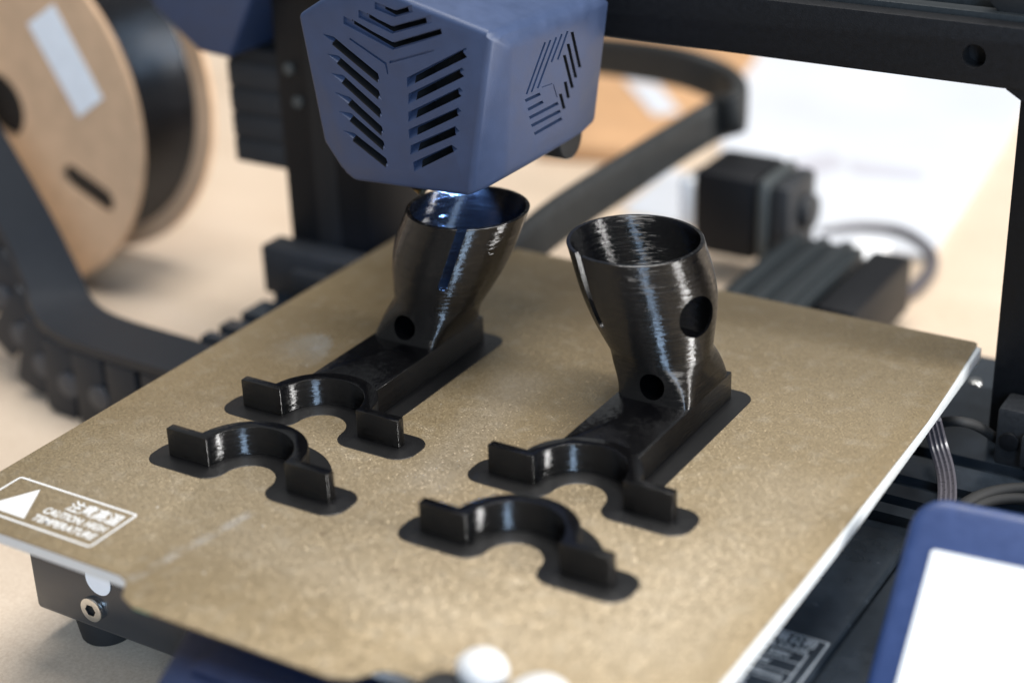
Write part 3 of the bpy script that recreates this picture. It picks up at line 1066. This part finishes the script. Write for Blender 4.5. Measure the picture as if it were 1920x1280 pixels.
def cup(parent, side, x0, scale):
    zs = [9.8] + list(np.linspace(10.2, 55, 46))
    outer = [cup_ring(z, side, x0, scale, 0) for z in zs]
    inner = [cup_ring(z, side, x0, scale, 1.5) for z in list(np.linspace(55, 22.0, 36))]
    outer[-1] = cup_ring(55, side, x0, scale, 0.2)
    top_in = cup_ring(55, side, x0, scale, 1.3)
    rings = outer[:-1] + [cup_ring(54.8, side, x0, scale, 0)] + [outer[-1], top_in] + inner[1:]
    me_ = loft_mesh(rings, True, True, 40)
    o = link('cup', me_, 'printed', parent)

    def pt(az, z):
        k = (z - 10) / 45
        cx, cy = x0 - side * smooth_interp(z, OFF), 32.2 + 4.3 * k
        r = smooth_interp(z, RAD) * scale
        return np.array((cx + r * math.cos(az), cy + r * math.sin(az), z)), np.array((math.cos(az), math.sin(az), 0))
    mir = (lambda d: math.radians(d)) if side > 0 else (lambda d: math.radians(180 - d))
    # round side hole
    p1, n1 = pt(mir(-20), 37.0)
    # round hole low at the front
    p2, n2 = pt(mir(-80), 15.4)
    p2 = np.array((p2[0], 32.2 - 15.5 + 0.5, 15.2))
    a_h = mir(-48)
    c1 = cyl_mesh(p1, (math.cos(a_h), math.sin(a_h), 0.1), 6.5, -11, 10, 40)
    c2 = cyl_mesh(p2, (0.06 * side, -1, 0), 4.3, -17, 8, 36)
    # slot open to the rim
    az = mir(-117)
    lower, nl_ = pt(az, 33.5)
    upper, nu = pt(az, 57)
    d = (upper - lower) / np.linalg.norm(upper - lower)
    nn = nl_ - d * (nl_ @ d); nn /= np.linalg.norm(nn)
    t = np.cross(d, nn)
    hw = 1.55
    prof = [(-hw, 30), (hw, 30)] + [(hw * math.cos(q), -hw * math.sin(q)) for q in np.linspace(0, math.pi, 9)]
    pts3 = [lower + t * a + d * b_ for a, b_ in prof]
    v_, f_ = prism_dir(pts3, -nn * 6, nn * 8)
    boolean(o, [c1, c2, mesh('slot', v_, f_)])
    return o


def arm(x0, y0, side, scale, label):
    t = empty('cup_bracket', label, 'printed part', 'black printed parts on the build plate')
    brim(t, FP_ARM, x0, y0)
    clamp(t, x0, y0)
    yy = y0 + math.sqrt(RO ** 2 - 13 ** 2) - 0.6
    # bar: starts on the curved back of the jaw
    pts = [(x0 - 13, y0 + 79), (x0 - 13, yy)] + [(x0 + (RO - 1.2) * math.cos(a), y0 + (RO - 1.2) * math.sin(a)) for a in np.linspace(math.radians(132.5), math.radians(47.5), 15)] + [(x0 + 13, yy), (x0 + 13, y0 + 79)]
    link('foot_bar', prism_mesh(pts, 0.3, HT - 0.05, 0.35), 'printed', t)
    cup(t, side, x0, scale)
    return t


def ring(x0, y0, label):
    t = empty('half_ring_clamp', label, 'printed part', 'black printed parts on the build plate')
    brim(t, FP_RING, x0, y0)
    clamp(t, x0, y0)
    return t


arm(-49.3, -31.2, -1, 0.975, 'black printed bracket with a leaning cup right under the print head')
arm(45.2, -30.6, 1, 1.03, 'black printed bracket whose cup stands clear of the head and shows a round side hole')
ring(-48.5, -68.6, 'separate black half ring clamp in front of the bracket under the print head')
ring(45.6, -68.4, 'separate black half ring clamp in front of the bracket standing clear of the head')

# white lumps of unknown material at the front edge
def lump(name, c, r, sq, label):
    bm = bmesh.new()
    bmesh.ops.create_icosphere(bm, subdivisions=4, radius=1)
    for v_ in bm.verts:
        d = v_.co.normalized()
        k = 1 + 0.04 * math.sin(3 * d.x + 2) + 0.03 * math.cos(3 * d.y + 2 * d.z)
        v_.co = Vector((d.x * r * k * MM + c[0] * MM, d.y * r * 0.9 * k * MM + c[1] * MM, d.z * r * sq * k * MM + c[2] * MM))
    m_ = bpy.data.meshes.new(name)
    bm.to_mesh(m_)
    bm.free()
    m_.shade_smooth()
    return tag(link(name, m_, 'white'), label, 'lump', 'white lumps on the plate edge')


w1 = onz(905, 1256, 4)
w2 = onz(1015, 1305, 3)
lump('white_lump', (w1[0], w1[1], 4.6), 7.0, 0.66, 'rounded white lump on the front edge of the gold plate')
lump('white_lump', (w2[0], w2[1], 3.6), 8.0, 0.45, 'flatter white lump beside the rounded one on the plate edge')

# ------------------------------------------------------------------ filament spool
SR = 87.0
spool = empty('filament_spool', 'brown cardboard spool of black filament with a white sticker', 'spool')
d = ray(-6, 200)
d /= np.linalg.norm(d)
tt = (CAM_C[2] / MM - (TZ + SR)) / -d[2]
sc0 = CAM_C / MM + d * tt
hv = -d.copy(); hv[2] = 0; hv /= np.linalg.norm(hv)
ang = math.radians(48)
axis = np.array((-hv[0] * math.cos(ang) - hv[1] * math.sin(ang) * -1, -hv[1] * math.cos(ang) + hv[0] * math.sin(ang) * -1, 0))
ca, sa_ = math.cos(-ang), math.sin(-ang)
bk = -hv
axis = np.array((bk[0] * ca - bk[1] * sa_, bk[0] * sa_ + bk[1] * ca, 0))
right = np.cross(axis, (0, 0, 1.0)); right /= np.linalg.norm(right)
upv = np.array((0, 0, 1.0))


def sp(a, r, h): return sc0 + axis * h + (right * math.cos(a) + upv * math.sin(a)) * r


def flange(h0, h1):
    rings = [[sp(a, r, h) for a in np.linspace(0, 2 * math.pi, 97)[:-1]] for r, h in ((17, h0), (SR, h0), (SR, h1), (17, h1))]
    rings.append(rings[0])
    o = link('flange', loft_mesh(rings, False, True, 40), 'card', spool)
    cuts = []
    e0, e1 = onplane(126, 326, sc0, axis), onplane(203, 382, sc0, axis)
    rel = (e0 + e1) / 2 - sc0
    rr0, an0 = math.hypot(rel @ right, rel[2]), math.atan2(rel[2], rel @ right)
    for a0 in (0, 120, 240):
        a = an0 + math.radians(a0)
        def turn(q):
            q = q - sc0
            u_, w_ = q @ right, q[2]
            return sc0 + right * (u_ * math.cos(math.radians(a0)) - w_ * math.sin(math.radians(a0))) + upv * (u_ * math.sin(math.radians(a0)) + w_ * math.cos(math.radians(a0)))
        f0, f1 = turn(e0), turn(e1)
        c = (f0 + f1) / 2
        tg = (f1 - f0) / np.linalg.norm(f1 - f0)
        rd = np.cross(axis, tg)
        pts = [c + tg * x + rd * y for x, y in rrect(np.linalg.norm(e1 - e0) + 6, 12, 5.9, 5)]
        v_, f_ = prism_dir(pts, axis * (h0 - 4), axis * (h1 + 4))
        cuts.append(mesh('cut', v_, f_))
    boolean(o, cuts)
    return o


flange(0, 3)
fl2 = flange(49, 52)
rings = []
for k in range(24 * 5):
    h = 3.2 + 45.6 * (k + 0.5) / 120
    rings.append([sp(a, 77 + 0.95 * abs(math.sin(math.pi * k / 5)), h) for a in np.linspace(0, 2 * math.pi, 81)[:-1]])
rings = [[sp(a, 18, 3.2) for a in np.linspace(0, 2 * math.pi, 81)[:-1]]] + rings + [[sp(a, 18, 48.8) for a in np.linspace(0, 2 * math.pi, 81)[:-1]]]
link('filament_winding', loft_mesh(rings + [rings[0]], False, True, 60), 'filament', spool)
rings = [[sp(a, r, h) for a in np.linspace(0, 2 * math.pi, 65)[:-1]] for r, h in ((16.4, 0.5), (17.5, 0.5), (17.5, 51), (16.4, 51), (16.4, 0.5))]
link('core_tube', loft_mesh(rings, False, True, 40), 'card', spool)
link('hub_shade_plug', cyl_mesh(sc0, axis, 16, 9, 44, 32), 'dark', spool)  # dark plug added so the hub hole looks shaded
# sticker: place from its corner pixels onto the flange face
spts = [onplane(*q, sc0 - axis * 0.12, axis) for q in ((52, 45), (100, 8), (193, 185), (148, 220))]
v_, f_ = prism_dir(spts, -axis * 0.15, axis * 0.05)
link('paper_sticker', mesh('sticker', v_, f_), 'sticker', spool)
print('spool centre', sc0, 'axis', axis, 'dist', tt)

# ------------------------------------------------------------------ cable drag chain on the table
chain = empty('drag_chain', 'black plastic cable drag chain curving across the table beside the spool', 'cable chain')
cp = catmull([np.array(q) for q in ((-350, 64, 74), (-326, 62, 44), (-304, 60, 16), (-282, 56, -10), (-264, 50, -29), (-247, 43, -41), (-222, 36, -46), (-180, 33, -46.5), (-140, 32, -46.5))], 40)
cum = np.concatenate([[0], np.cumsum([np.linalg.norm(cp[i + 1] - cp[i]) for i in range(len(cp) - 1)])])
PITCH_L = 19.0
nl = int(cum[-1] // PITCH_L)
link('chain_cover', sweep_mesh(cp[::8], [(14.6, -13.2), (18.6, -13.2), (18.6, 13.2), (14.6, 13.2)], (0, 1, 0), 30), 'chain', chain)
link('gap_filler', sweep_mesh(cp[::10], rrect(33, 20, 5, 3), (0, 1, 0)), 'rubber', chain)  # black filling added to keep the gaps between links dark


def link_geo():
    bot = box_mesh(-6, 6, -13, 13, -20, -17, 0.8)
    side = box_mesh(-8.2, 8.2, 10.5, 13.5, -19, 14.4, 1.4)
    return bot, side


bot_m, side_m = link_geo()
side2_m = box_mesh(-8.2, 8.2, -13.5, -10.5, -19, 14.4, 1.4)
pin_m = cyl_mesh((6, -13.4, -3), (0, -1, 0), 5.5, 0, 1.6, 18, bev=0.5)
for m_, mt_ in ((bot_m, 'chain'), (side_m, 'chain'), (side2_m, 'chain'), (pin_m, 'pin')):
    m_.materials.append(MAT[mt_])
for k in range(nl):
    s_ = (k + 0.5) * PITCH_L
    i = int(np.searchsorted(cum, s_)) - 1
    p_ = cp[i]
    t_ = cp[min(i + 1, len(cp) - 1)] - cp[i]
    mw = Matrix.Translation(Vector((p_ * MM).tolist())) @ Matrix.Rotation(-math.atan2(t_[2], t_[0]), 4, 'Y')
    o = link('chain_link', side2_m, None, chain)
    o.matrix_local = mw
    for nm_, mm_ in (('link_floor', bot_m), ('link_wall', side_m), ('link_pin', pin_m)):
        link(nm_, mm_, None, o)

# ------------------------------------------------------------------ things on the table behind
def sheet_on_table(name, px, z0, z1, mat, label, cat, group=None, bev=0.0):
    pts = [onz(x, y, z1)[:2] for x, y in px]
    return tag(link(name, prism_mesh(pts, z0, z1, bev), mat), label, cat, group)


ps = sheet_on_table('paper_stack', ((1392, 60), (2010, 60), (1742, 480), (1325, 425)), TZ + 0.3, TZ + 4, 'paper', 'white stack of printed paper on the table behind the motor', 'paper')
for q in (((1480, 300), (1560, 285), (1590, 310), (1520, 335)), ((1590, 300), (1730, 318), (1735, 338), (1600, 325))):
    pts = [onz(x, y, TZ + 4.2) for x, y in q]
    link('printed_mark', mesh('mark', pts, [(0, 1, 2, 3)]), 'greyprint', ps)
sheet_on_table('paper_sheet', ((1165, 395), (1255, 318), (1330, 330), (1300, 425)), TZ + 0.2, TZ + 0.7, 'paper', 'small white paper sheet lying beside the bed motor', 'paper')
cb = [onz(x, y, TZ)[:2] for x, y in ((1010, 300), (1170, 310), (1330, 240), (1420, 120), (1400, 40), (1000, 40), (960, 160))]
cbx = tag(link('cardboard_sheet', prism_mesh(cb, TZ + 0.4, TZ + 9, 1.0), 'card2'), 'orange brown cardboard slab on the table behind the cable sleeve', 'cardboard')
ws = [onz(x, y, TZ + 9.6)[:2] for x, y in ((1170, 150), (1235, 160), (1275, 210), (1225, 215))]
tag(link('paper_scrap', prism_mesh(ws, TZ + 9.2, TZ + 9.8), 'paper'), 'small white paper scrap on the orange cardboard slab', 'paper')
path = catmull([onz(1540, 440, TZ + 3), onz(1620, 428, TZ + 5), onz(1700, 440, TZ + 5), onz(1748, 485, TZ + 4), onz(1715, 540, TZ + 4), onz(1640, 572, TZ + 4), onz(1570, 592, TZ + 6)], 8)
link('loose_cable', sweep_mesh(path, circ(3.0, 10)), 'cable', printer)
wc = onz(1622, 495, -50)
link('plug_housing', box_mesh(wc[0] - 8, wc[0] + 8, wc[1] - 10, wc[1] + 12, TZ + 1, -42, 2.0), 'sticker', printer)
